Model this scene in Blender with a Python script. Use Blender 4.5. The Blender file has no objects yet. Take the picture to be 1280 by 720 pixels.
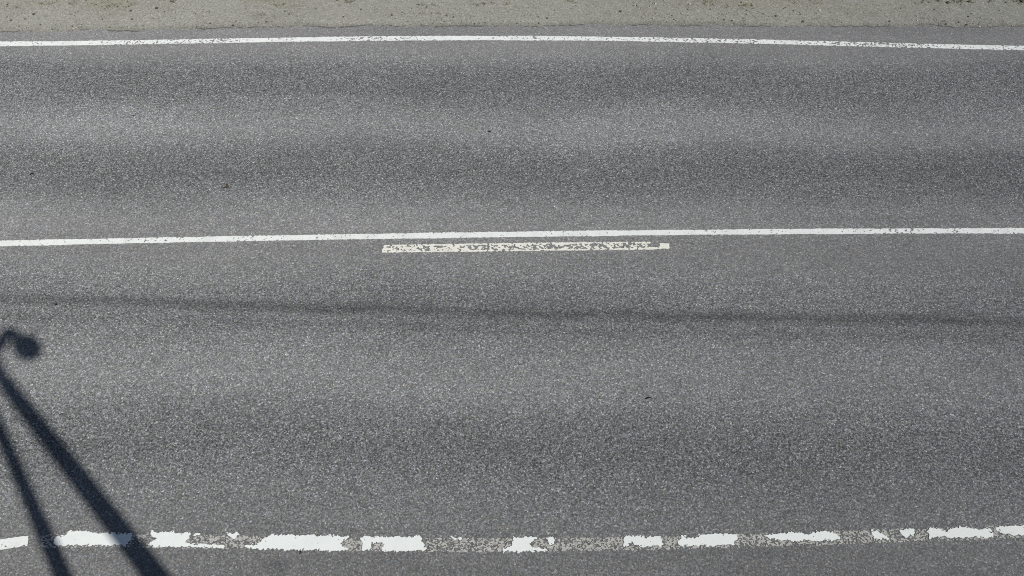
import bpy, math, random
import numpy as np
from mathutils import Vector

random.seed(7)
RNG = np.random.default_rng(11)
scene = bpy.context.scene
C = scene.collection

# ------------------------------------------------------------------ camera
CAM_H = 7.64                      # metres above the road
PITCH = math.radians(50.0)        # looking down at the carriageway
F_PX = 1231.0                     # focal length for a 1280 px wide picture
cam_data = bpy.data.cameras.new('camera')
cam_data.sensor_width = 36.0
cam_data.lens = 36.0 * F_PX / 1280.0
cam_data.clip_start = 0.05
cam_data.clip_end = 6000.0
cam = bpy.data.objects.new('camera', cam_data)
cam.location = (0, 0, CAM_H)
cam.rotation_euler = (math.pi / 2 - PITCH, 0, 0)
C.objects.link(cam)
scene.camera = cam


def at(px, py, z=0.0):
    """Point on the level z that the photograph shows at pixel (px, py) of 1280x720."""
    u = (px - 640.0) / F_PX
    v = (py - 360.0) / F_PX
    fx, fy, fz = u, math.cos(PITCH) - v * math.sin(PITCH), -math.sin(PITCH) - v * math.cos(PITCH)
    t = (z - CAM_H) / fz
    return fx * t, fy * t


def to_px(X, Y):
    """Inverse of at() on the road level, for arrays."""
    dz = -CAM_H
    depth = Y * math.cos(PITCH) - dz * math.sin(PITCH)
    up = Y * math.sin(PITCH) + dz * math.cos(PITCH)
    return 640.0 + F_PX * X / depth, 360.0 - F_PX * up / depth


# ------------------------------------------------------------------ sky, sun, exposure
p1a, p1b = Vector(at(193.5, 719)), Vector(at(40, 521.7))
shadow_dir = (p1b - p1a).normalized()           # horizontal way the shadows fall
SUN_EL = math.radians(48.0)
COT = 1.0 / math.tan(SUN_EL)

world = bpy.data.worlds.new('World')
scene.world = world
world.use_nodes = True
wn = world.node_tree.nodes
wl = world.node_tree.links
sky = wn.new('ShaderNodeTexSky')
sky.sky_type = 'NISHITA'
sky.sun_disc = False
sky.sun_elevation = SUN_EL
sky.sun_rotation = math.atan2(-shadow_dir.x, -shadow_dir.y)
sky.altitude = 100
sky.air_density = 1.0
sky.dust_density = 0.6
bg = wn['Background']
bg.inputs['Strength'].default_value = 0.062
wl.new(sky.outputs[0], bg.inputs['Color'])

sun_data = bpy.data.lights.new('sun', 'SUN')
sun_data.energy = 4.5
sun_data.angle = math.radians(0.5)
sun_data.color = (1.0, 0.965, 0.91)
sun = bpy.data.objects.new('sun', sun_data)
ray = Vector((shadow_dir.x * math.cos(SUN_EL), shadow_dir.y * math.cos(SUN_EL), -math.sin(SUN_EL)))
sun.rotation_euler = ray.to_track_quat('-Z', 'Y').to_euler()
sun.location = -ray * 60
C.objects.link(sun)

scene.view_settings.view_transform = 'Standard'
scene.view_settings.look = 'None'
scene.view_settings.exposure = 0.0
scene.view_settings.gamma = 1.0
scene.view_settings.use_curve_mapping = False
scene.render.engine = 'CYCLES'
scene.cycles.max_bounces = 4
scene.cycles.use_denoising = False        # the grain of the asphalt is real detail, keep it
scene.cycles.pixel_filter_type = 'BLACKMAN_HARRIS'
scene.cycles.filter_width = 1.0


# ------------------------------------------------------------------ helpers
def _hash(ix, iy, seed):
    n = (ix.astype(np.int64) * 374761393 + iy.astype(np.int64) * 668265263 + seed * 974634777) & 0x7fffffff
    n = (n ^ (n >> 13)) * 1274126177 & 0x7fffffff
    n = (n ^ (n >> 16)) & 0x7fffffff
    return (n % 100003) / 100003.0


def vnoise(x, y, seed=0):
    """Smooth value noise, 0..1."""
    x = np.asarray(x, float); y = np.asarray(y, float)
    x, y = np.broadcast_arrays(x, y)
    ix = np.floor(x); iy = np.floor(y)
    fx = x - ix; fy = y - iy
    fx = fx * fx * (3 - 2 * fx); fy = fy * fy * (3 - 2 * fy)
    a = _hash(ix, iy, seed); b = _hash(ix + 1, iy, seed)
    c = _hash(ix, iy + 1, seed); d = _hash(ix + 1, iy + 1, seed)
    return (a * (1 - fx) + b * fx) * (1 - fy) + (c * (1 - fx) + d * fx) * fy


def fbm(x, y, seed=0, octv=3):
    s = 0; a = 1.0; t = 0
    for k in range(octv):
        s = s + a * vnoise(np.asarray(x) * 2 ** k, np.asarray(y) * 2 ** k, seed + 17 * k)
        t += a; a *= 0.55
    return s / t


def mesh_obj(name, verts, faces, mat, parent=None, smooth=False):
    me = bpy.data.meshes.new(name)
    me.from_pydata([tuple(v) for v in verts], [], [tuple(f) for f in faces])
    me.update()
    me.materials.append(mat)
    if smooth:
        me.polygons.foreach_set('use_smooth', [True] * len(me.polygons))
    o = bpy.data.objects.new(name, me)
    C.objects.link(o)
    if parent:
        o.parent = parent
    return o


def tag(o, label=None, cat=None, group=None, kind=None):
    if label: o['label'] = label
    if cat: o['category'] = cat
    if group: o['group'] = group
    if kind: o['kind'] = kind
    return o


class Nodes:
    """Tiny builder for procedural materials."""
    def __init__(self, name):
        self.mat = bpy.data.materials.new(name)
        self.mat.use_nodes = True
        self.t = self.mat.node_tree
        self.bsdf = self.t.nodes['Principled BSDF']
        self.bsdf.inputs['Roughness'].default_value = 0.9
        self.bsdf.inputs['Specular IOR Level'].default_value = 0.25
        self.geo = self.t.nodes.new('ShaderNodeNewGeometry')
        self.pos = self.geo.outputs['Position']

    def link(self, a, b):
        self.t.links.new(a, b)

    def put(self, sock, v):
        if isinstance(v, bpy.types.NodeSocket):
            self.link(v, sock)
        else:
            sock.default_value = v

    def math(self, op, a, b=None, c=None, clamp=False):
        n = self.t.nodes.new('ShaderNodeMath'); n.operation = op; n.use_clamp = clamp
        self.put(n.inputs[0], a)
        if b is not None: self.put(n.inputs[1], b)
        if c is not None: self.put(n.inputs[2], c)
        return n.outputs[0]

    def noise(self, scale, detail=2.0, rough=0.5, vec=None, distort=0.0):
        n = self.t.nodes.new('ShaderNodeTexNoise')
        n.inputs['Scale'].default_value = scale
        n.inputs['Detail'].default_value = detail
        n.inputs['Roughness'].default_value = rough
        n.inputs['Distortion'].default_value = distort
        self.link(vec or self.pos, n.inputs['Vector'])
        return n.outputs[0]

    def voronoi(self, scale, feature='F1', vec=None, rand=1.0):
        n = self.t.nodes.new('ShaderNodeTexVoronoi'); n.feature = feature
        n.inputs['Scale'].default_value = scale
        n.inputs['Randomness'].default_value = rand
        self.link(vec or self.pos, n.inputs['Vector'])
        return n

    def stretch(self, sx, sy, sz=1.0):
        n = self.t.nodes.new('ShaderNodeVectorMath'); n.operation = 'MULTIPLY'
        self.link(self.pos, n.inputs[0]); n.inputs[1].default_value = (sx, sy, sz)
        return n.outputs[0]

    def xyz(self):
        n = self.t.nodes.new('ShaderNodeSeparateXYZ'); self.link(self.pos, n.inputs[0])
        return n.outputs

    def remap(self, v, a, b, c, d, smooth=False):
        n = self.t.nodes.new('ShaderNodeMapRange')
        n.interpolation_type = 'SMOOTHSTEP' if smooth else 'LINEAR'
        self.put(n.inputs['Value'], v)
        for k, s in zip((a, b, c, d), ('From Min', 'From Max', 'To Min', 'To Max')):
            n.inputs[s].default_value = k
        return n.outputs[0]

    def ramp(self, fac, stops, interp='LINEAR'):
        n = self.t.nodes.new('ShaderNodeValToRGB'); r = n.color_ramp; r.interpolation = interp
        while len(r.elements) > 1: r.elements.remove(r.elements[-1])
        for i, (p, c) in enumerate(stops):
            e = r.elements[0] if i == 0 else r.elements.new(p)
            e.position = p
            e.color = (c, c, c, 1) if isinstance(c, (int, float)) else (*c, 1)
        self.put(n.inputs[0], fac)
        return n.outputs[0]

    def mix(self, fac, a, b, mode='MIX'):
        n = self.t.nodes.new('ShaderNodeMix'); n.data_type = 'RGBA'; n.blend_type = mode
        self.put(n.inputs[0], fac)
        for s, v in ((n.inputs[6], a), (n.inputs[7], b)):
            if isinstance(v, tuple): s.default_value = (*v, 1)
            else: self.put(s, v)
        return n.outputs[2]

    def grey(self, v):
        n = self.t.nodes.new('ShaderNodeCombineXYZ')
        for i in range(3): self.put(n.inputs[i], v)
        return n.outputs[0]

    def bump(self, h, strength=0.5, dist=0.01):
        n = self.t.nodes.new('ShaderNodeBump')
        n.inputs['Strength'].default_value = strength
        n.inputs['Distance'].default_value = dist
        self.put(n.inputs['Height'], h)
        self.link(n.outputs[0], self.bsdf.inputs['Normal'])

    def color(self, v):
        if isinstance(v, tuple): self.bsdf.inputs['Base Color'].default_value = (*v, 1)
        else: self.link(v, self.bsdf.inputs['Base Color'])
        return self

    def rough(self, v, diffuse=None):
        self.put(self.bsdf.inputs['Roughness'], v)
        if diffuse is not None and 'Diffuse Roughness' in self.bsdf.inputs:
            self.bsdf.inputs['Diffuse Roughness'].default_value = diffuse
        return self


# ------------------------------------------------------------------ materials
# wear profile across the road: (row of the photograph at mid width, relative albedo, grain)
PROFILE = [
    (30, .90, .5), (56, .93, .5), (72, .91, .75), (88, .80, 1.1), (116, .79, 1.15), (136, .92, 1.0), (156, 1.02, .85),
    (174, .96, .9), (192, .81, 1.1), (214, .77, 1.15), (236, .82, 1.05), (258, .93, .8), (284, .98, .65),
    (320, .90, .65), (346, .92, .85), (368, .86, 1.0), (386, .82, 1.0), (408, .84, 1.0), (436, .95, .9), (470, 1.0, .8),
    (500, .97, .9), (530, .86, 1.05), (562, .80, 1.1), (592, .83, 1.05), (622, .87, .9), (650, .88, .8), (684, .83, .65), (719, .83, .65)]
Y0, Y1 = 2.0, 13.0
ASPH = 0.192


def asphalt_material():
    m = Nodes('asphalt')
    x, y, z = m.xyz()
    # slow sideways wander of the wheel paths
    wob = m.math('MULTIPLY', m.math('SUBTRACT', m.noise(0.35, 2.0), 0.5), 0.55)
    # the wheel paths lie a little askew to the edge of the carriageway
    askew = m.math('MULTIPLY', x, 0.012)
    yy = m.math('ADD', m.math('ADD', y, wob), askew)
    t = m.math('DIVIDE', m.math('SUBTRACT', yy, Y0), Y1 - Y0, clamp=True)
    pts = sorted([((at(640, r)[1] - Y0) / (Y1 - Y0), a, g) for r, a, g in PROFILE])
    tone = m.ramp(t, [(p, (0.90 + (a - 0.90) * 1.35) * 0.8) for p, a, g in pts], 'LINEAR')
    grain = m.ramp(t, [(p, g * 0.8) for p, a, g in pts], 'LINEAR')
    tone = m.math('MULTIPLY', tone, 1.25)
    grain = m.math('MULTIPLY', grain, 1.25)
    # large, soft mottling of the surface
    mott = m.remap(m.noise(0.7, 4.0, 0.55, m.stretch(0.45, 1.3)), 0.3, 0.7, 0.9, 1.1)
    mott2 = m.remap(m.noise(7.0, 3.0, 0.6), 0.3, 0.7, 0.94, 1.06)
    tone = m.math('MULTIPLY', tone, m.math('MULTIPLY', mott, mott2))
    # two soft dark streaks along the near lane, broken up by noise
    A = [at(0, 372), at(640, 391), at(1280, 402)]
    co = np.polyfit([a[0] for a in A], [a[1] for a in A], 2)
    curve = m.math('ADD', m.math('MULTIPLY', m.math('ADD', m.math('MULTIPLY', x, float(co[0])), float(co[1])), x), float(co[2]))
    off = m.math('ADD', m.math('SUBTRACT', y, curve), m.math('MULTIPLY', m.math('SUBTRACT', m.noise(1.1, 2.0), 0.5), 0.10))
    d1 = m.math('ABSOLUTE', off)
    brk = m.remap(m.noise(1.0, 3.0, 0.6, m.stretch(0.9, 6.0)), 0.3, 0.6, 0.45, 1.0)
    s1 = m.math('MULTIPLY', m.remap(d1, 0.0, 0.125, 0.42, 0.0, True), brk)
    d2 = m.math('ABSOLUTE', m.math('ADD', off, 0.21))
    s2 = m.math('MULTIPLY', m.remap(d2, 0.0, 0.10, 0.15, 0.0, True), brk)
    tone = m.math('MULTIPLY', tone, m.math('SUBTRACT', 1.0, m.math('ADD', s1, s2)))
    # other faint streaks drawn out along the road
    st = m.remap(m.noise(1.0, 4.0, 0.6, m.stretch(0.22, 9.0)), 0.35, 0.7, 0.965, 1.03)
    tone = m.math('MULTIPLY', tone, st)
    # an oily stain by the near edge
    sx, sy = at(346, 706)
    ds = m.math('SQRT', m.math('ADD', m.math('POWER', m.math('MULTIPLY', m.math('SUBTRACT', x, sx), 0.7), 2.0),
                                  m.math('POWER', m.math('SUBTRACT', y, sy), 2.0)))
    stain = m.remap(m.math('ADD', ds, m.math('MULTIPLY', m.noise(9.0, 3.0), 0.08)), 0.04, 0.16, 0.22, 0.0, True)
    tone = m.math('MULTIPLY', tone, m.math('SUBTRACT', 1.0, stain))
    # stone chips in the binder
    v1 = m.voronoi(82.0)
    sep = m.t.nodes.new('ShaderNodeSeparateColor'); m.link(v1.outputs['Color'], sep.inputs[0])
    v2 = m.voronoi(145.0)
    sep2 = m.t.nodes.new('ShaderNodeSeparateColor'); m.link(v2.outputs['Color'], sep2.inputs[0])
    chip = m.ramp(sep.outputs[0], [(0.0, 0.46), (0.25, 0.76), (0.6, 0.98), (0.88, 1.28), (0.95, 1.55), (1.0, 2.1)])
    chip2 = m.ramp(sep2.outputs[1], [(0.0, 0.50), (0.5, 0.98), (0.9, 1.35), (1.0, 1.7)])
    pit = m.remap(v1.outputs['Distance'], 0.45, 0.85, 1.0, 0.6)
    ns = m.remap(m.noise(46.0, 2.0, 0.6), 0.25, 0.75, 0.52, 1.48)
    tex = m.math('MULTIPLY', m.math('MULTIPLY', chip, chip2), m.math('MULTIPLY', pit, ns))
    tex = m.math('ADD', 1.0, m.math('MULTIPLY', m.math('SUBTRACT', tex, 0.95), grain))
    tex = m.math('MAXIMUM', tex, 0.15)
    val = m.math('MULTIPLY', m.math('MULTIPLY', tone, tex), ASPH)
    # the open, coarse stretches show bluish stone, the smooth ones a warmer binder; single chips vary
    hue = m.mix(m.remap(grain, 0.55, 1.0, 0.0, 1.0), (1.0, 0.998, 1.0), (0.965, 1.002, 1.01))
    var = m.mix(m.remap(m.noise(20.0, 2.0), 0.35, 0.65, 0.0, 1.0), (0.98, 1.0, 1.03), (1.02, 1.0, 0.965))
    chiphue = m.ramp(sep.outputs[2], [(0.0, (0.965, 0.995, 1.03)), (0.45, (1.0, 1.0, 1.0)), (0.75, (1.0, 1.0, 0.995)), (1.0, (1.04, 1.01, 0.94))])
    col = m.mix(1.0, m.mix(1.0, m.grey(val), hue, 'MULTIPLY'), m.mix(1.0, var, chiphue, 'MULTIPLY'), 'MULTIPLY')
    m.color(col)
    m.rough(0.82, 1.0)
    h = m.math('ADD', m.math('MULTIPLY', m.math('SUBTRACT', 1.0, v1.outputs['Distance']), grain), m.math('MULTIPLY', sep2.outputs[0], 0.25))
    m.bump(h, 0.55, 0.006)
    return m.mat


def paint_material(name, col, dirt, dirt_amt, chips=0.0):
    m = Nodes(name)
    n1 = m.noise(60.0, 3.0, 0.65)
    n2 = m.noise(5.0, 3.0, 0.6)
    f = m.math('MULTIPLY', m.math('ADD', m.remap(n1, 0.45, 0.8, 0.0, 1.0), m.remap(n2, 0.45, 0.75, 0.0, 0.7)), dirt_amt, clamp=True)
    c = m.mix(f, col, dirt)
    if chips > 0:
        v = m.voronoi(75.0)
        sep = m.t.nodes.new('ShaderNodeSeparateColor'); m.link(v.outputs['Color'], sep.inputs[0])
        c = m.mix(m.remap(sep.outputs[0], 0.35, 0.9, 0.0, chips), c, (0.16, 0.16, 0.15))
    m.color(c)
    m.rough(0.65, 0.6)
    m.bump(m.math('ADD', n1, m.voronoi(70.0).outputs['Distance']), 0.25, 0.003)
    return m.mat


def verge_material():
    m = Nodes('sandy_gravel')
    x, y, z = m.xyz()
    base = m.mix(m.remap(m.noise(1.1, 4.0, 0.6, m.stretch(0.35, 1.2)), 0.35, 0.68, 0.0, 1.0), (0.232, 0.230, 0.203), (0.207, 0.206, 0.184))
    ochre = m.remap(m.noise(1.7, 4.0, 0.65, m.stretch(0.4, 1.0)), 0.50, 0.66, 0.0, 0.55)
    far = m.remap(y, at(640, 26)[1], at(640, -6)[1], 0.0, 1.0)
    base = m.mix(m.math('MULTIPLY', ochre, far), base, (0.175, 0.162, 0.105))
    damp = m.remap(m.noise(2.3, 5.0, 0.7, m.stretch(0.35, 1.4)), 0.55, 0.72, 0.0, 0.5)
    base = m.mix(damp, base, (0.16, 0.152, 0.125))
    v = m.voronoi(70.0)
    sep = m.t.nodes.new('ShaderNodeSeparateColor'); m.link(v.outputs['Color'], sep.inputs[0])
    spk = m.ramp(sep.outputs[0], [(0.0, 0.55), (0.1, 0.88), (0.8, 1.05), (1.0, 1.4)])
    spk2 = m.remap(m.noise(45.0, 4.0, 0.75), 0.25, 0.75, 0.74, 1.26)
    col = m.mix(1.0, base, m.grey(m.math('MULTIPLY', spk, spk2)), 'MULTIPLY')
    m.color(col); m.rough(0.95, 1.0)
    m.bump(m.math('ADD', m.noise(38.0, 4.0, 0.7), m.math('MULTIPLY', sep.outputs[1], 0.3)), 0.6, 0.02)
    return m.mat


def island_material(name, stops, rough=0.9, spec=0.2):
    m = Nodes(name)
    m.color(m.ramp(m.geo.outputs['Random Per Island'], stops))
    m.rough(rough)
    m.bsdf.inputs['Specular IOR Level'].default_value = spec
    return m.mat


def ground_material():
    m = Nodes('rough_grassland')
    a = m.mix(m.remap(m.noise(0.25, 5.0, 0.6), 0.35, 0.65, 0.0, 1.0), (0.055, 0.075, 0.025), (0.13, 0.115, 0.055))
    a = m.mix(m.remap(m.noise(14.0, 4.0, 0.7), 0.3, 0.7, 0.0, 0.6), a, (0.035, 0.05, 0.018))
    m.color(a); m.rough(1.0)
    m.bump(m.noise(20.0, 4.0, 0.7), 0.8, 0.05)
    return m.mat


def steel_material(name, col):
    m = Nodes(name)
    c = m.mix(m.remap(m.noise(12.0, 4.0, 0.6), 0.35, 0.7, 0.0, 1.0), col, tuple(k * 0.72 for k in col))
    m.color(c); m.rough(0.45)
    m.bsdf.inputs['Metallic'].default_value = 0.7
    return m.mat


MAT = {
    'asphalt': asphalt_material(),
    'paint': paint_material('white_road_paint', (0.62, 0.635, 0.62), (0.36, 0.36, 0.345), 0.38),
    'paint_thick': paint_material('thick_white_road_paint', (0.635, 0.66, 0.64), (0.45, 0.46, 0.445), 0.22),
    'paint_old': paint_material('old_yellowed_road_paint', (0.62, 0.615, 0.555), (0.36, 0.355, 0.31), 0.4),
    'residue': paint_material('paint_worn_into_the_stones', (0.42, 0.415, 0.385), (0.28, 0.277, 0.255), 0.5, 0.5),
    'verge': verge_material(),
    'pebble': island_material('pebbles', [(0.0, (.07, .068, .06)), (0.35, (.16, .155, .13)), (0.7, (.27, .26, .22)), (1.0, (.45, .44, .39))]),
    'clod': island_material('dark_stone', [(0.0, (.035, .033, .028)), (1.0, (.07, .066, .055))]),
    'straw': island_material('dry_grass', [(0.0, (.14, .135, .075)), (0.5, (.21, .195, .115)), (1.0, (.29, .265, .17))]),
    'green': island_material('grass_blades', [(0.0, (.03, .055, .015)), (0.5, (.06, .085, .025)), (1.0, (.15, .14, .06))]),
    'ground': ground_material(),
    'steel': steel_material('galvanised_steel', (0.42, 0.43, 0.44)),
    'tar': island_material('bare_tar_edge', [(0.0, (.095, .096, .09)), (1.0, (.12, .12, .112))], 0.9),
    'rubber': island_material('black_rubber', [(0.0, (.012, .012, .012)), (1.0, (.018, .018, .018))], 0.7),
    'leaf': island_material('brown_leaf', [(0.0, (.05, .042, .027)), (1.0, (.07, .058, .036))], 0.8),
    'concrete': island_material('concrete', [(0.0, (.3, .29, .27)), (1.0, (.32, .31, .29))]),
    'housing': island_material('white_enamel', [(0.0, (.7, .7, .7)), (1.0, (.72, .72, .72))], 0.35, 0.5),
    'smoked': island_material('smoked_dome', [(0.0, (.02, .02, .022)), (1.0, (.02, .02, .022))], 0.08, 0.5),
}


# ------------------------------------------------------------------ long curves across the picture, in metres
def world_curve(pix):
    """Lateral position (Y) along the road (X) through picked picture points; straight well outside the frame."""
    P = [at(a, b) for a, b in pix]
    X = np.array([p[0] for p in P]); Y = np.array([p[1] for p in P])
    co = np.polyfit(X, Y, min(4, len(P) - 1))
    lo, hi = X[0], X[-1]
    dlo, dhi = np.polyval(np.polyder(co), lo), np.polyval(np.polyder(co), hi)
    R = 4.0

    def f(x):
        x = np.asarray(x, float)
        y = np.polyval(co, np.clip(x, lo, hi))
        a = np.clip(x - hi, 0, R); y = y + dhi * (a - a * a / (2 * R))
        b = np.clip(lo - x, 0, R); y = y - dlo * (b - b * b / (2 * R))
        return y
    return f


far_edge_mean = world_curve([(0, 39.5), (130, 37.5), (220, 36.5), (330, 35.2), (430, 33), (520, 32), (640, 31), (760, 30.3), (860, 31), (1000, 32), (1130, 32), (1280, 33.5)])
far_line = world_curve([(0, 55), (160, 53), (320, 50.4), (430, 48.9), (640, 48), (800, 49.2), (930, 51.4), (1120, 57), (1280, 60)])
mid_line = world_curve([(0, 304.5), (160, 301), (320, 298.2), (470, 295.6), (640, 293.2), (720, 292), (880, 290.4), (1080, 289.2), (1280, 288.7)])
near_line = world_curve([(60, 675), (100, 675), (250, 676), (430, 679), (600, 681), (700, 680), (800, 678), (900, 675), (1000, 672), (1100, 669.5), (1200, 666.5), (1280, 664)])
NEAR_EDGE = 2.35


def far_edge(x):
    """Broken outer edge of the asphalt."""
    x = np.asarray(x, float)
    return far_edge_mean(x) + (fbm(x * 2.2, 1.7, 3) - 0.5) * 0.10 + (fbm(x * 13, 9.1, 4, 3) - 0.5) * 0.045


def near_edge(x):
    return NEAR_EDGE + 0.05 * (fbm(np.asarray(x) * 0.8, 3.3, 5) - 0.5) + 0 * np.asarray(x)


# ------------------------------------------------------------------ the setting
def strip_xs():
    return np.concatenate([np.arange(-160, -10, 2.0), np.arange(-10, 10, 0.02), np.arange(10, 161, 2.0)])


xs = strip_xs()
fe = far_edge(xs)
ne = near_edge(xs) + (fbm(xs * 9, 4.1, 8, 3) - 0.5) * 0.05
n = len(xs)
V = [(xs[i], ne[i], 0.0) for i in range(n)] + [(xs[i], fe[i], 0.0) for i in range(n)] \
    + [(xs[i], ne[i] - 0.015, -0.08) for i in range(n)] + [(xs[i], fe[i] + 0.012, -0.08) for i in range(n)]
Fq = []
for i in range(n - 1):
    Fq.append((i, i + 1, n + i + 1, n + i))
    Fq.append((2 * n + i, 2 * n + i + 1, i + 1, i))
    Fq.append((n + i, n + i + 1, 3 * n + i + 1, 3 * n + i))
road = tag(mesh_obj('road', V, Fq, MAT['asphalt']), 'two-lane road of worn grey asphalt with darker wheel paths', None, None, 'structure')

# dark crumbled seam where the asphalt breaks off against the sand
sv, sf = [], []
sx_ = np.arange(-9.5, 9.5, 0.015)
se = far_edge(sx_)
sw = np.clip((fbm(sx_ * 2.6, 7.7, 141, 3) - 0.42) * 0.045 + (fbm(sx_ * 22, 2.2, 142, 2) - 0.5) * 0.026, 0.0, 0.02)
for k in range(len(sx_)):
    off = 0.010 * float(fbm(sx_[k] * 9, 1.1, 143) - 0.5)
    sv += [(sx_[k], se[k] - 0.003 - sw[k] + off, 0.004), (sx_[k], se[k] + 0.004 + off, 0.004)]
    if k and sw[k] + sw[k - 1] > 0.004: sf.append((2 * k - 2, 2 * k, 2 * k + 1, 2 * k - 1))
mesh_obj('crumbled_edge', sv, sf, MAT['tar'], road)

gv = [(-2500, -2500, -0.14), (2500, -2500, -0.14), (2500, 2500, -0.14), (-2500, 2500, -0.14)]
ground = tag(mesh_obj('ground', gv, [(0, 1, 2, 3)], MAT['ground']), 'flat rough grassland around the road', None, None, 'structure')


def verge_height(x, y, edge):
    """Compacted sand: shallow ripples, a low ridge thrown up along the asphalt, falling away outward."""
    d = np.abs(y - edge)
    h = -0.018 + 0.02 * np.exp(-((d - 0.10) / 0.05) ** 2) * (0.3 + 0.9 * fbm(x * 1.3, 2.0, 31))
    h = h + 0.016 * (fbm(x * 3.0, y * 5.0, 33, 4) - 0.5) + 0.012 * (fbm(x * 16.0, y * 20.0, 35, 3) - 0.5)
    h = h - 0.055 * np.exp(-(d / 0.045) ** 2) * np.clip(2.6 * fbm(x * 2.1, 5.0, 37) - 0.35, 0, 1)
    h = h - 0.10 * np.clip((d - 1.6) / 1.2, 0, 1) ** 2
    return h


def make_verge(edge_fn, out, name, label, depth=3.2):
    vx = np.concatenate([np.arange(-160, -9, 3.0), np.arange(-9, 9, 0.03), np.arange(9, 161, 3.0)])
    dd = np.concatenate([np.arange(-0.06, 1.3, 0.018), np.arange(1.3, depth, 0.12)])
    X, D = np.meshgrid(vx, dd, indexing='ij')
    E = edge_fn(X)
    Y = E + out * D
    Z = verge_height(X, Y, E)
    Z = np.where(D < -0.03, -0.06, Z)
    m_, k_ = X.shape
    verts = np.stack([X, Y, Z], -1).reshape(-1, 3)
    idx = np.arange(m_ * k_).reshape(m_, k_)
    q = np.stack([idx[:-1, :-1], idx[1:, :-1], idx[1:, 1:], idx[:-1, 1:]], -1).reshape(-1, 4)
    if out < 0: q = q[:, ::-1]
    o = mesh_obj(name, verts.tolist(), q.tolist(), MAT['verge'], smooth=True)
    return tag(o, label, None, None, 'structure')


verge = make_verge(far_edge, 1, 'verge', 'strip of pale compacted sand and fine gravel beyond the far edge line')
near_verge = make_verge(near_edge, -1, 'near_verge', 'strip of pale compacted sand on the near side of the road', 2.2)


# ------------------------------------------------------------------ painted markings (real layers with ragged edges)
def marching(field, x0, y0f, step, xs_, ts_, z, labels=None):
    """field[i,j] > 0 is paint; returns dict label -> (verts, faces) of a thin slab."""
    out = {}
    ni, nj = field.shape
    ins = field > 0

    def pos(i, j):
        return (xs_[i], y0f[i] + ts_[j])

    def cross(i, j, k, l):
        a, b = field[i, j], field[k, l]
        t = a / (a - b)
        p, q = pos(i, j), pos(k, l)
        return (p[0] + (q[0] - p[0]) * t, p[1] + (q[1] - p[1]) * t)

    def add(lab, poly, walls):
        vs, fs = out.setdefault(lab, ([], []))
        b = len(vs)
        vs.extend((p[0], p[1], z) for p in poly)
        fs.append(tuple(range(b, b + len(poly))))
        for p, q in walls:
            b = len(vs)
            vs.extend([(p[0], p[1], z), (q[0], q[1], z), (q[0], q[1], 0.0005), (p[0], p[1], 0.0005)])
            fs.append((b, b + 3, b + 2, b + 1))

    full = ins[:-1, :-1] & ins[1:, :-1] & ins[1:, 1:] & ins[:-1, 1:]
    anyc = ins[:-1, :-1] | ins[1:, :-1] | ins[1:, 1:] | ins[:-1, 1:]
    for i in range(ni - 1):
        j = 0
        row = full[i]
        while j < nj - 1:                                   # runs of full cells in one quad
            if row[j]:
                k = j
                while k + 1 < nj - 1 and row[k + 1]: k += 1
                lab = 0 if labels is None else labels[i, j]
                add(lab, [pos(i, j), pos(i + 1, j), pos(i + 1, k + 1), pos(i, k + 1)], [])
                j = k + 1
            else:
                j += 1
    for i, j in np.argwhere(anyc & ~full):
        cs = [(i, j), (i + 1, j), (i + 1, j + 1), (i, j + 1)]
        poly = []; cut = []
        lab = 0
        for a in range(4):
            p, q = cs[a], cs[(a + 1) % 4]
            if ins[p]:
                poly.append(pos(*p))
                if labels is not None: lab = labels[p]
            if ins[p] != ins[q]:
                c = cross(*p, *q)
                poly.append(c); cut.append((c, ins[p]))
        if len(poly) < 3: continue
        walls = []
        if len(cut) == 2:
            a, b = cut
            walls = [(a[0], b[0])] if a[1] else [(b[0], a[0])]
        add(lab, poly, walls)
    return out


def label_grid(ins):
    lab = np.zeros(ins.shape, int); cur = 0; sizes = {}
    for s in zip(*np.nonzero(ins)):
        if lab[s]: continue
        cur += 1; stack = [s]; lab[s] = cur; cnt = 0
        while stack:
            a, b = stack.pop(); cnt += 1
            for c, d in ((a + 1, b), (a - 1, b), (a, b + 1), (a, b - 1), (a + 1, b + 1), (a - 1, b - 1), (a + 1, b - 1), (a - 1, b + 1)):
                if 0 <= c < ins.shape[0] and 0 <= d < ins.shape[1] and ins[c, d] and not lab[c, d]:
                    lab[c, d] = cur; stack.append((c, d))
        sizes[cur] = cnt
    return lab, sizes


def strip_far(fn, half, x0, x1, z, step=1.0):
    """The same line further along the road, out of the picture."""
    xx = np.arange(x0, x1 + 1e-6, step)
    vs = []; fs = []
    for k, a in enumerate(xx):
        yc = float(fn(a)); vs += [(a, yc - half, z), (a, yc + half, z)]
        if k: fs.append((2 * k - 2, 2 * k, 2 * k + 1, 2 * k - 1))
    return vs, fs


def join(parts):
    vs = []; fs = []
    for v, f in parts:
        b = len(vs); vs += v; fs += [tuple(i + b for i in q) for q in f]
    return vs, fs


STEP = 0.006


def grid(fn, half, xa, xb, step=STEP):
    gx = np.arange(xa, xb, step)
    gt = np.arange(-half - 0.03, half + 0.03 + step, step)
    return gx, gt, fn(gx)


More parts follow.
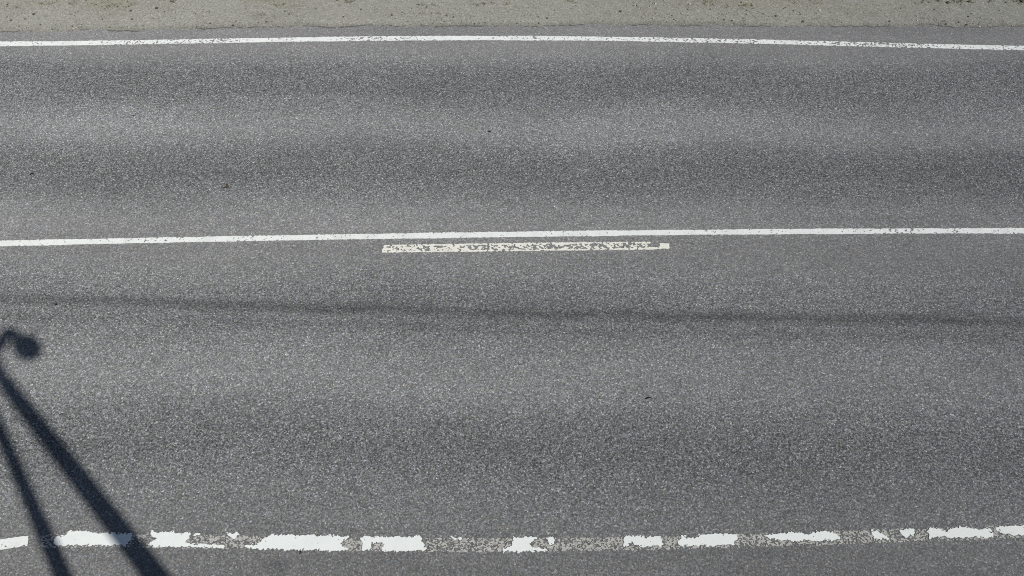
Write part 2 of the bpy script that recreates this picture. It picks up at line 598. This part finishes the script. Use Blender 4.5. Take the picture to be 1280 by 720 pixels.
def solid_line(name, fn, half, xa, xb, label, seed, holes, mat):
    gx, gt, yc = grid(fn, half, xa, xb)
    X, T = np.meshgrid(gx, gt, indexing='ij')
    edge = (fbm(X * 40, T * 40 + 5, seed, 3) - 0.5) * 0.016 + (fbm(X * 3, 1.0, seed + 1, 2) - 0.5) * 0.010
    d = half + edge - np.abs(T)
    f = np.minimum(d, 0.02)
    h = fbm(X * 55, T * 75, seed + 2, 3)
    big = fbm(X * 1.6, 0.5, seed + 3, 2)
    hole = (0.80 - holes * big - h) * 0.08 + 0.3 * np.abs(T) * holes
    f = np.minimum(f, hole)
    r = marching(f, xa, yc, STEP, gx, gt, 0.004)
    v, q = join([r[0], strip_far(fn, half, -150, xa + 0.001, 0.004), strip_far(fn, half, xb - STEP, 150, 0.004)])
    return tag(mesh_obj(name, v, q, MAT[mat], road), label)


solid_line('edge_line', far_line, 0.045, -8.2, 8.2, 'unbroken thin white edge line along the sandy verge', 50, 0.42, 'paint')
solid_line('centre_line', mid_line, 0.0375, -7.2, 7.2, 'unbroken crisp white line between the two lanes', 60, 0.22, 'paint')


def in_poly(px, py, poly):
    r = np.zeros(px.shape, bool)
    k = len(poly)
    for i in range(k):
        x1, y1 = poly[i]; x2, y2 = poly[(i + 1) % k]
        if y1 == y2: continue
        c = ((y1 > py) != (y2 > py)) & (px < (x2 - x1) * (py - y1) / (y2 - y1) + x1)
        r ^= c
    return r


def soften(b, k=1):
    f = b.astype(float)
    for _ in range(k):
        p = np.pad(f, 1, mode='edge')
        f = (p[:-2, 1:-1] + p[2:, 1:-1] + p[1:-1, :-2] + p[1:-1, 2:] + 2 * p[1:-1, 1:-1]) / 6
    return f


# --- short worn dash beside the centre line
def dash_field(gx, gt, yc):
    X, T = np.meshgrid(gx, gt, indexing='ij')
    Y = yc[:, None] + T
    px, py = to_px(X, Y)
    wx = px + (fbm(X * 45, Y * 45, 71) - 0.5) * 2.0
    wy = py + (fbm(X * 45, Y * 45, 72) - 0.5) * 1.6
    body = in_poly(wx, wy, [(476.5, 315.8), (480.5, 306.5), (560, 305.3), (640, 304), (720, 303.3), (813, 302.6), (808, 312), (720, 313), (640, 314), (560, 315)])
    foot = in_poly(wx, wy, [(806, 309.5), (822, 309), (822, 311.6), (806, 312.2)])
    tip = in_poly(wx, wy, [(824, 304.6), (836.5, 304.2), (836.8, 310.8), (822, 311.4), (825, 307.5)])
    h = 0.6 * fbm(X * 34 + T * 20, Y * 38 - X * 8, 73, 2) + 0.4 * vnoise(X * 80, Y * 80, 75)
    h2 = fbm(X * 2.2, 3.0, 74, 2)
    worn = h > 0.478 - 0.08 * (h2 - 0.5) + 0.22 * np.clip((np.abs(py - 309.3 + (px - 640) * 0.011) - 2.6) / 2, 0, 1)
    return (body & ~worn) | foot | tip, body


mid_dash = world_curve([(470, 311.2), (640, 309.2), (740, 308.2), (840, 307.4)])
xa, xb = at(468, 312)[0], at(846, 308)[0]
gx, gt, yc = grid(mid_dash, 0.075, xa, xb, 0.005)
b, body = dash_field(gx, gt, yc)
r = marching(soften(b) - 0.5, xa, yc, 0.005, gx, gt, 0.0045)
dash = tag(mesh_obj('dash_line', r[0][0], r[0][1], MAT['paint_old'], road), 'short worn yellowed white dash below the centre line')
for shift in (-2, -1, 1, 2):                                # the same broken line further along, out of the picture
    cx = (xa + xb) / 2 + shift * 9.0
    vs, fs = strip_far(lambda a: float(mid_line(a)) - 0.17, 0.05, cx - 1.5, cx + 1.5, 0.0045, 0.5)
    mesh_obj('dash_line', vs, fs, MAT['paint_old'], road)

# --- flaking near edge line
PATCHES = [
    [(66, 680), (69, 674), (72, 668), (78, 671), (80, 668), (87, 664.5), (97, 663), (104, 664), (115, 666), (125, 667), (135, 666), (150, 667), (166, 667.5), (165, 672), (159, 677), (158, 682), (150, 681.5), (110, 681.5), (80, 681.5)],
    [(188, 664), (197, 667), (203, 665), (215, 665), (225, 666), (238, 667), (236, 673), (232, 677), (236, 680), (250, 681), (262, 681), (280, 681.3), (281, 684.5), (262, 684.3), (240, 683.5), (184, 682.5), (186, 678), (196, 674), (191, 671)],
    [(241, 667), (250, 666.5), (246, 669.5), (242, 669)],
    [(283, 667), (299, 667), (294, 673), (290, 672.5)],
    [(305, 681.5), (322, 680), (330, 675.5), (337, 669), (345, 668.5), (360, 669), (378, 670), (400, 669.5), (420, 670), (436, 671), (432, 674), (428, 676), (427, 681), (432, 686), (436, 688), (400, 687.6), (360, 687), (330, 686), (306, 685.3)],
    [(450, 672), (456, 670), (463, 671), (470, 671), (490, 672), (510, 671), (527, 671), (528, 677), (529, 683), (533, 685), (530, 689), (505, 688.6), (478, 688.5), (477, 684), (482, 682), (480, 678), (465, 678), (463, 687.8), (452, 687.8), (453, 680)],
    [(562, 671), (570, 672.5), (577, 671.5), (576, 674.3), (568, 674.6), (565, 673.5)],
    [(640, 671), (655, 672), (670, 671), (668, 676), (663, 680), (666, 685), (686, 686), (685, 688.6), (671, 689), (650, 689.4), (627, 689), (632, 684.5), (640, 684), (642, 679)],
    [(684, 671), (691, 672), (694, 676), (692, 681), (687, 681), (685, 676)],
    [(778, 675), (784, 670), (790, 671), (798, 670), (810, 672), (818, 670), (825, 671), (827, 677), (829, 682.4), (800, 683.3), (792, 681), (789, 675.5), (787, 682), (780, 682.6)],
    [(845, 676), (852, 675.5), (851, 669), (860, 672.5), (870, 673), (874, 669), (885, 668), (899, 668), (910, 668), (922, 668), (921, 673), (918, 678), (921, 681), (890, 682), (865, 682), (848, 682)],
    [(950, 668), (965, 668), (985, 666), (1000, 666), (1010, 668), (1020, 665), (1040, 664.5), (1047, 667), (1050, 674), (1040, 676), (1030, 674.5), (1022, 677), (1010, 676), (1006, 674), (1000, 677), (985, 675), (968, 675.5), (960, 674), (957, 670)],
    [(1090, 663), (1097, 663), (1100, 667), (1108, 671), (1113, 674.5), (1105, 674.5), (1100, 672.5), (1092, 673.5)],
    [(1123, 662), (1142, 661.5), (1144, 667), (1140, 670.5), (1136, 670), (1134, 674.5), (1130, 671), (1127, 667)],
    [(1159, 661.5), (1168, 660.5), (1176, 662.5), (1185, 664), (1193, 659.5), (1205, 659), (1220, 660), (1225, 662), (1236, 661), (1240, 667), (1240, 672), (1226, 673), (1218, 671), (1205, 672), (1190, 672.5), (1178, 671), (1162, 673.5)],
    [(1243, 661), (1252, 658), (1280, 657), (1340, 655), (1340, 665), (1278, 669), (1265, 668.5), (1253, 666)],
]
STRAY = [(-320, 722), (-120, 692), (0, 674.4), (35.5, 669.8), (34.5, 681.5), (0, 687.4), (-120, 706), (-320, 737)]

xa, xb = -8.5, 8.5
GS = 0.004
gx, gt, yc = grid(near_line, 0.085, xa, xb, GS)
X, T = np.meshgrid(gx, gt, indexing='ij')
Y = yc[:, None] + T
px, py = to_px(X, Y)
wx = px + (fbm(X * 38, Y * 38, 81, 2) - 0.5) * 4.5 + (vnoise(X * 85, Y * 85, 86) - 0.5) * 3.6
wy = py + (fbm(X * 42, Y * 42, 82, 2) - 0.5) * 3.0 + (vnoise(X * 85, Y * 85, 87) - 0.5) * 3.6
b = np.zeros(px.shape, bool)
for poly in PATCHES:
    x0 = min(p[0] for p in poly) - 6; x1 = max(p[0] for p in poly) + 6
    sel = np.nonzero((px[:, 8] > x0) & (px[:, 8] < x1))[0]
    if len(sel):
        s = slice(sel[0], sel[-1] + 1)
        b[s] |= in_poly(wx[s], wy[s], poly)
outside = (px < -20) | (px > 1330)
worn_out = (fbm(X * 1.1, T * 4, 83, 3) + 0.35 * fbm(X * 14, T * 20, 84, 3)) > 0.70
b |= outside & (px > 1330) & ~worn_out & (np.abs(T) < 0.065)
pin = fbm(X * 60, Y * 60, 85, 2)
b &= pin < 0.86
f = soften(b) - 0.5
lab, sizes = label_grid(f > 0)
parts = marching(f, xa, yc, GS, gx, gt, 0.006, lab)

# thin paint left between the stones along the whole line
res = vnoise(X * 105, Y * 110, 91) * 0.8 + vnoise(X * 40, Y * 40, 94) * 0.2
band = (np.abs(T + 0.008) < 0.060 + 0.02 * (fbm(X * 30, 2.0, 92) - 0.5))
dens = 0.53 + 0.22 * (fbm(X * 1.7, T * 6, 93) - 0.5)
edgefade = np.clip((np.abs(T + 0.008) - 0.035) / 0.03, 0, 1) * 0.05
halo = soften(b, 3) > 0.02
rb = band & ~(halo & (vnoise(X * 25, Y * 25, 95) > 0.35)) & (res > dens + edgefade) & (px > 52)
near_edge_line = None
rr = marching(soften(rb) - 0.45, xa, yc, GS, gx, gt, 0.0035)
v, q = join([rr[0], strip_far(near_line, 0.06, xb - GS, 150, 0.0035), strip_far(near_line, 0.06, -150, -14.0, 0.0035)])
worn_line = tag(mesh_obj('worn_edge_line', v, q, MAT['residue'], road), 'near edge line worn down to speckled cream paint between the stones')
small_v, small_f = [], []
for k in sorted(parts, key=lambda a: -sizes.get(a, 0)):
    if k != 0 and sizes.get(k, 0) * GS * GS > 0.0016:
        mesh_obj('paint_patch', parts[k][0], parts[k][1], MAT['paint_thick'], worn_line)
    else:
        o_ = len(small_v); small_v += parts[k][0]; small_f += [tuple(i + o_ for i in w) for w in parts[k][1]]
if small_v:
    tag(mesh_obj('paint_flakes', small_v, small_f, MAT['paint_thick'], worn_line), None, None, None, 'stuff')

# the repainted piece of edge line that ends at the left of the picture, laid askew
stray_mid = world_curve([(-320, 729.5), (-120, 699), (0, 681), (36, 675.7)])
xa2, xb2 = at(-320, 729)[0], at(42, 675)[0]
gx, gt, yc = grid(stray_mid, 0.075, xa2, xb2, 0.005)
X, T = np.meshgrid(gx, gt, indexing='ij'); Y = yc[:, None] + T
px, py = to_px(X, Y)
b = in_poly(px + (fbm(X * 60, Y * 60, 101) - .5) * 1.6, py + (fbm(X * 60, Y * 60, 102) - .5) * 1.6, STRAY)
b &= fbm(X * 55, Y * 65, 103, 3) < 0.70
r = marching(soften(b) - 0.5, xa2, yc, 0.005, gx, gt, 0.005)
tag(mesh_obj('edge_line', r[0][0], r[0][1], MAT['paint'], road), 'short end of a white edge line laid askew at the near left corner')


# ------------------------------------------------------------------ things off the picture whose shadows fall into it
def tube(path, radii, seg=20, cap=True):
    vs, fs = [], []
    P = [Vector(p) for p in path]
    up = Vector((0.31, 0.11, 0.94)).normalized()
    for k, p in enumerate(P):
        t = (P[min(k + 1, len(P) - 1)] - P[max(k - 1, 0)]).normalized()
        a = t.cross(Vector((1, 0.2, 0)) if abs(t.z) > 0.9 else up).normalized(); bb = t.cross(a)
        for s in range(seg):
            w = 2 * math.pi * s / seg
            vs.append(p + (a * math.cos(w) + bb * math.sin(w)) * radii[k])
    for k in range(len(P) - 1):
        for s in range(seg):
            s2 = (s + 1) % seg
            fs.append((k * seg + s, k * seg + s2, (k + 1) * seg + s2, (k + 1) * seg + s))
    if cap:
        fs.append(tuple(range(seg))[::-1]); fs.append(tuple((len(P) - 1) * seg + s for s in range(seg)))
    return vs, fs


def lathe(center, prof, seg=28):
    vs, fs = [], []
    for rr_, zz in prof:
        for s in range(seg):
            w = 2 * math.pi * s / seg
            vs.append((center[0] + rr_ * math.cos(w), center[1] + rr_ * math.sin(w), center[2] + zz))
    for k in range(len(prof) - 1):
        for s in range(seg):
            s2 = (s + 1) % seg
            fs.append((k * seg + s, k * seg + s2, (k + 1) * seg + s2, (k + 1) * seg + s))
    fs.append(tuple(range(seg))[::-1]); fs.append(tuple((len(prof) - 1) * seg + s for s in range(seg)))
    return vs, fs


def empty(name, loc):
    o = bpy.data.objects.new(name, None); o.location = loc; C.objects.link(o); return o


def child(name, vf, mat, parent, smooth=True):
    loc = Vector(parent.location)
    o = mesh_obj(name, [Vector(v) - loc for v in vf[0]], vf[1], mat, parent, smooth)
    return o


def lift(px_, py_, h):
    """The point at height h whose shadow falls on that picture point."""
    gx_, gy_ = at(px_, py_)
    return Vector((gx_ - shadow_dir.x * COT * h, gy_ - shadow_dir.y * COT * h, h))


GZ = -0.14
base = p1a - shadow_dir * ((p1a.y + 1.0) / shadow_dir.y)          # where the mast's shadow starts, a metre behind the camera
TOP = 9.66
mast = empty('camera_mast', (base.x, base.y, GZ))
tag(mast, 'tall tapered steel mast with hooked arm carrying a dome camera, casting the right-hand shadow', 'mast')
child('pole', tube([(base.x, base.y, GZ), (base.x, base.y, 3), (base.x, base.y, 6.6), (base.x, base.y, 8.4), (base.x, base.y, TOP)],
                   [0.16, 0.13, 0.098, 0.088, 0.078]), MAT['steel'], mast)
child('base_plate', lathe((base.x, base.y, GZ), [(0.30, 0.0), (0.30, 0.05), (0.17, 0.06), (0.165, 0.22)]), MAT['steel'], mast)
raw = [Vector((base.x, base.y, TOP - 0.15)), Vector((base.x, base.y, TOP)), lift(-9, 447, 9.86), lift(1, 430, 10.03), lift(10.5, 415, 10.08),
       lift(18.5, 419, 9.98), lift(26, 427, 9.84)]
path = []
for k in range(len(raw) - 1):                                       # Catmull-Rom through the points
    a, b_, c_, d_ = raw[max(k - 1, 0)], raw[k], raw[k + 1], raw[min(k + 2, len(raw) - 1)]
    for s in range(6):
        t = s / 6
        path.append(0.5 * ((2 * b_) + (c_ - a) * t + (2 * a - 5 * b_ + 4 * c_ - d_) * t * t + (3 * b_ - a - 3 * c_ + d_) * t ** 3))
path.append(raw[-1])
child('arm', tube(path, list(np.linspace(0.066, 0.05, len(path)))), MAT['steel'], mast)
dc = lift(36, 436.5, 9.70)
hs = child('dome_housing', lathe(dc, [(0.04, 0.17), (0.09, 0.15), (0.122, 0.10), (0.125, -0.01), (0.116, -0.02)][::-1]), MAT['housing'], mast)
gl = child('dome_glass', lathe(dc, [(0.014, -0.125), (0.058, -0.113), (0.092, -0.08), (0.11, -0.021)]), MAT['smoked'], mast)
gl.parent = hs

q1, q2 = Vector(at(77, 719)), Vector(at(12.8, 569))
qd = (q2 - q1).normalized()
foot = q1 - qd * ((q1.y + 2.5) / qd.y)
tip_s = q1 + qd * ((5.65 - q1.y) / qd.y)
HT = 9.5
tip = Vector((tip_s.x - shadow_dir.x * COT * HT, tip_s.y - shadow_dir.y * COT * HT, HT))
prop = empty('leaning_pole', (foot.x, foot.y, GZ))
tag(prop, 'plain grey pole leaning behind the camera mast, casting the left-hand shadow', 'pole')
f3 = Vector((foot.x, foot.y, GZ))
child('shaft', tube([f3.lerp(tip, t) for t in (0, .3, .6, .8, 1.0)], [0.105, 0.097, 0.085, 0.066, 0.05]), MAT['steel'], prop)
child('footing', lathe(f3, [(0.26, 0.0), (0.26, 0.10), (0.22, 0.13)]), MAT['concrete'], prop)


# ------------------------------------------------------------------ loose things
def rock_mesh(name, seed, mat, flat=0.6, sub=1):
    import bmesh
    bm = bmesh.new()
    bmesh.ops.create_icosphere(bm, subdivisions=sub, radius=1.0)
    rr_ = random.Random(seed)
    for v_ in bm.verts:
        k = 0.72 + 0.5 * rr_.random()
        v_.co = Vector((v_.co.x * k, v_.co.y * k * 0.85, v_.co.z * k * flat))
    me = bpy.data.meshes.new(name)
    bm.to_mesh(me); bm.free()
    me.materials.append(mat)
    return me


def vz(x, y):
    return float(verge_height(np.array(x), np.array(y), far_edge(np.array(x))))


STONES = [(9, 4.5, 3), (42, 17, 3.4), (127.5, 22.5, 2.2), (163, 12, 4), (165, 23, 3), (170, 31, 2.4), (195.5, 9, 4), (263, 29.5, 2.6), (291, 31, 3.2), (307, 9.5, 2),
          (333, 26.5, 2.6), (356, 13, 2.4), (395, 10, 2.4), (429, 19.5, 2.6), (451, 10.5, 2.2), (490, 17.5, 3), (533, 7.5, 2.4), (673, 20, 2.4), (684, 21.5, 3),
          (776, 13.5, 3.8), (905, 25, 3), (915, 26, 2.8), (888, 10, 2.3), (940, 6.5, 2.8), (970, 19, 3.4), (1001, 16.8, 2.4), (1004, 27, 3.2), (1112, 26.3, 3),
          (1168.5, 10.5, 2.6), (1183, 29, 3.4), (1208.5, 30, 3.0), (1211, 19.3, 2.6), (1215, 16, 2.4), (1185, 2.5, 5), (1212, 1, 5), (1199, 27.5, 2.5), (1278, 0.5, 6), (1250, 12, 2)]
stone_meshes = [rock_mesh('stone', 40 + k, MAT['clod'], 0.7) for k in range(5)]
for k, (sx, sy, sp) in enumerate(STONES):
    X_, Y_ = at(sx, sy)
    o = bpy.data.objects.new('stone', stone_meshes[k % 5])
    C.objects.link(o)
    s = sp * 0.0105 * 0.55
    o.scale = (s, s, s * 0.9); o.rotation_euler = (0, 0, random.uniform(0, 6.28))
    o.location = (X_, Y_, vz(X_, Y_) + s * 0.3)
    own = {0: 'dark stone by the left end of the pale verge, nearest the top left corner', 1: 'lone dark stone on bare sand near the left end of the verge',
           3: 'dark stone beside the dry tufts on the left part of the verge', 6: 'lone dark stone just right of the dry tufts on the left of the verge',
           19: 'flat dark stone on bare sand at the middle of the verge', 24: 'lone dark stone on bare sand, right of the middle of the verge',
           33: 'larger dark stone among the dry tufts at the right of the verge', 34: 'larger dark stone right of another at the top edge of the verge',
           36: 'largest dark stone, at the right end of the verge'}
    tag(o, own.get(k, 'small dark stone lying on the pale sandy verge'), 'stone', 'dark stones scattered over the verge')


def scatter_rocks(name, pts, mat, label, flat=0.6):
    import bmesh
    bm = bmesh.new(); bmesh.ops.create_icosphere(bm, subdivisions=1, radius=1.0)
    bv = np.array([v_.co[:] for v_ in bm.verts]); bf = [[v_.index for v_ in f_.verts] for f_ in bm.faces]
    bm.free()
    vs, fs = [], []
    for (x_, y_, z_, s_) in pts:
        k = 0.7 + 0.55 * RNG.random(len(bv))
        a = RNG.random() * 6.28
        w = bv * k[:, None] * s_ * np.array([1, 0.8, flat])
        w = np.stack([w[:, 0] * math.cos(a) - w[:, 1] * math.sin(a) + x_, w[:, 0] * math.sin(a) + w[:, 1] * math.cos(a) + y_, w[:, 2] + z_], -1)
        o_ = len(vs); vs += w.tolist(); fs += [[i + o_ for i in q_] for q_ in bf]
    return tag(mesh_obj(name, vs, fs, mat), label, 'gravel', None, 'stuff')


pts = []
cand = 0
while len(pts) < 3200 and cand < 60000:
    cand += 1
    x_ = RNG.uniform(-8.5, 8.5); d_ = abs(RNG.normal(0, 0.75)) if RNG.random() < 0.8 else RNG.uniform(0, 0.12)
    e_ = float(far_edge(x_)); y_ = e_ + d_ + 0.02
    w = float(fbm(x_ * 0.9, y_ * 2.5, 121)) + 0.13 * math.exp(-((x_ + 3.2) / 1.2) ** 2 - ((d_ - 0.3) / 0.22) ** 2)
    if RNG.random() > max(0.04, (w - 0.42) * 5.0): continue
    s_ = float(np.clip(RNG.lognormal(math.log(0.0062), 0.45), 0.003, 0.02))
    pts.append((x_, y_, vz(x_, y_) + s_ * 0.25, s_))
scatter_rocks('gravel', pts, MAT['pebble'], 'fine loose gravel strewn over the sandy verge')

# grit that has crept onto the asphalt
pts = []
for k in range(500):
    x_ = RNG.uniform(-8, 8); y_ = float(far_edge(x_)) - abs(RNG.normal(0, 0.10)) - 0.005
    s_ = RNG.uniform(0.003, 0.007); pts.append((x_, y_, s_ * 0.3, s_))
for k in range(260):
    x_ = RNG.uniform(-7, 7); y_ = RNG.uniform(3.0, 11.0)
    s_ = RNG.uniform(0.003, 0.006); pts.append((x_, y_, s_ * 0.3, s_))
scatter_rocks('grit', pts, MAT['pebble'], 'sparse grit scattered on the asphalt')


def grass(name, clumps, mat, label, blades, height):
    vs, fs = [], []
    for (x_, y_, z_, rad) in clumps:
        for b_ in range(blades):
            a = RNG.random() * 6.28; rr_ = rad * math.sqrt(RNG.random())
            bx, by = x_ + rr_ * math.cos(a), y_ + rr_ * math.sin(a)
            h = height * RNG.uniform(0.5, 1.2); le = h * RNG.uniform(0.3, 1.3); la = RNG.random() * 6.28
            wd = RNG.uniform(0.0015, 0.0032); wx_, wy_ = -math.sin(la) * wd, math.cos(la) * wd
            ex, ey = bx + math.cos(la) * le, by + math.sin(la) * le
            mx, my = bx + math.cos(la) * le * 0.35, by + math.sin(la) * le * 0.35
            o_ = len(vs)
            vs += [(bx - wx_, by - wy_, z_ - 0.005), (bx + wx_, by + wy_, z_ - 0.005), (mx + wx_, my + wy_, z_ + h * 0.65), (mx - wx_, my - wy_, z_ + h * 0.65), (ex, ey, z_ + h)]
            fs += [(o_, o_ + 1, o_ + 2, o_ + 3), (o_ + 3, o_ + 2, o_ + 4)]
    return tag(mesh_obj(name, vs, fs, mat), label, 'grass', None, 'stuff')


cl = []
for (sx, sy, sp, cnt) in [(140, 5, 16, 6), (125, 7, 5, 2), (168, 6, 9, 4), (215, 1, 12, 4), (100, 2, 14, 4), (60, 3, 20, 4), (430, 1, 12, 6), (525, 4, 14, 3), (600, 3, 24, 6), (552, 17, 14, 3),
                          (880, 2, 20, 5), (930, 5, 16, 5), (1010, 1, 20, 5), (1160, 1, 14, 6), (1186, 1, 8, 4), (1208, 0, 10, 5), (1240, 1, 10, 3), (1277, 0, 8, 5), (730, 1, 20, 3), (350, 5, 26, 4), (320, 18, 20, 3)]:
    for k in range(cnt):
        X_, Y_ = at(sx + random.gauss(0, sp * 0.6), sy + random.gauss(0, 1.6))
        cl.append((X_, Y_, vz(X_, Y_), random.uniform(0.015, 0.05)))
for k in range(420):
    X_ = random.uniform(-11, 11); Y_ = float(far_edge(X_)) + random.uniform(0.85, 1.5)
    if fbm(X_ * 0.8, Y_, 131) > 0.5: cl.append((X_, Y_, vz(X_, Y_), random.uniform(0.02, 0.07)))
grass('dry_grass', cl, MAT['straw'], 'sparse low tufts of dry grass rooted in the verge', 13, 0.026)

cl = []
for k in range(2600):
    X_ = random.uniform(-22, 22); d_ = random.uniform(1.7, 7.0)
    Y_ = float(far_edge(X_)) + d_
    cl.append((X_, Y_, vz(X_, Y_) if d_ < 3.1 else GZ, random.uniform(0.04, 0.14)))
grass('field_grass', cl, MAT['green'], 'rough green grass growing beyond the sandy verge', 14, 0.16)


def scrap(name, px_, py_, length, width, rot, mat, label, cat, seed):
    """A small bent scrap lying on the asphalt."""
    X_, Y_ = at(px_, py_)
    rr_ = random.Random(seed)
    vs, fs = [], []
    k = 7
    for i in range(k):
        t = i / (k - 1) - 0.5
        w = width * (1 - 1.5 * abs(t) ** 1.6) * rr_.uniform(0.75, 1.15)
        c = width * 0.5 * math.sin(t * 4 + seed)
        zt = 0.004 + 0.007 * (0.5 + 0.5 * math.sin(t * 7 + seed))
        for s, dz in ((-1, 0), (1, 0), (1, 0.004), (-1, 0.004)):
            vs.append((t * length, c + s * w / 2, zt + dz))
    for i in range(k - 1):
        for s in range(4):
            s2 = (s + 1) % 4
            fs.append((i * 4 + s, i * 4 + s2, i * 4 + 4 + s2, i * 4 + 4 + s))
    fs += [(3, 2, 1, 0), tuple((k - 1) * 4 + s for s in range(4))]
    o = mesh_obj(name, vs, fs, mat)
    o.location = (X_, Y_, 0.0); o.rotation_euler = (0, 0, rot)
    return tag(o, label, cat)


scrap('rubber_scrap', 810.5, 498.3, 0.062, 0.013, 0.05, MAT['rubber'], 'thin black rubber scrap in the lower lane, right of middle', 'scrap', 1)
scrap('rubber_scrap', 40.5, 218.3, 0.045, 0.02, 0.3, MAT['rubber'], 'small black rubber scrap near the left edge of the upper lane', 'scrap', 2)
scrap('rubber_scrap', 612, 165, 0.038, 0.016, 0.3, MAT['rubber'], 'tiny black rubber scrap in the middle of the upper lane', 'scrap', 3)
scrap('rubber_scrap', 70, 380.5, 0.028, 0.026, 0.8, MAT['rubber'], 'tiny black rubber crumb above the hooked shadow', 'scrap', 4)
scrap('rubber_scrap', 168, 145, 0.025, 0.018, -0.4, MAT['rubber'], 'tiny dark scrap at the upper left, between the wheel paths', 'scrap', 6)
scrap('dead_leaf', 283, 233, 0.06, 0.035, 1.1, MAT['leaf'], 'crumpled brown dead leaf in the upper lane, left of the worn dash', 'leaf', 5)
scrap('rubber_scrap', 376, 691.5, 0.018, 0.014, 0.2, MAT['rubber'], 'dark crumb just below the long white patch of the near edge line', 'scrap', 7)
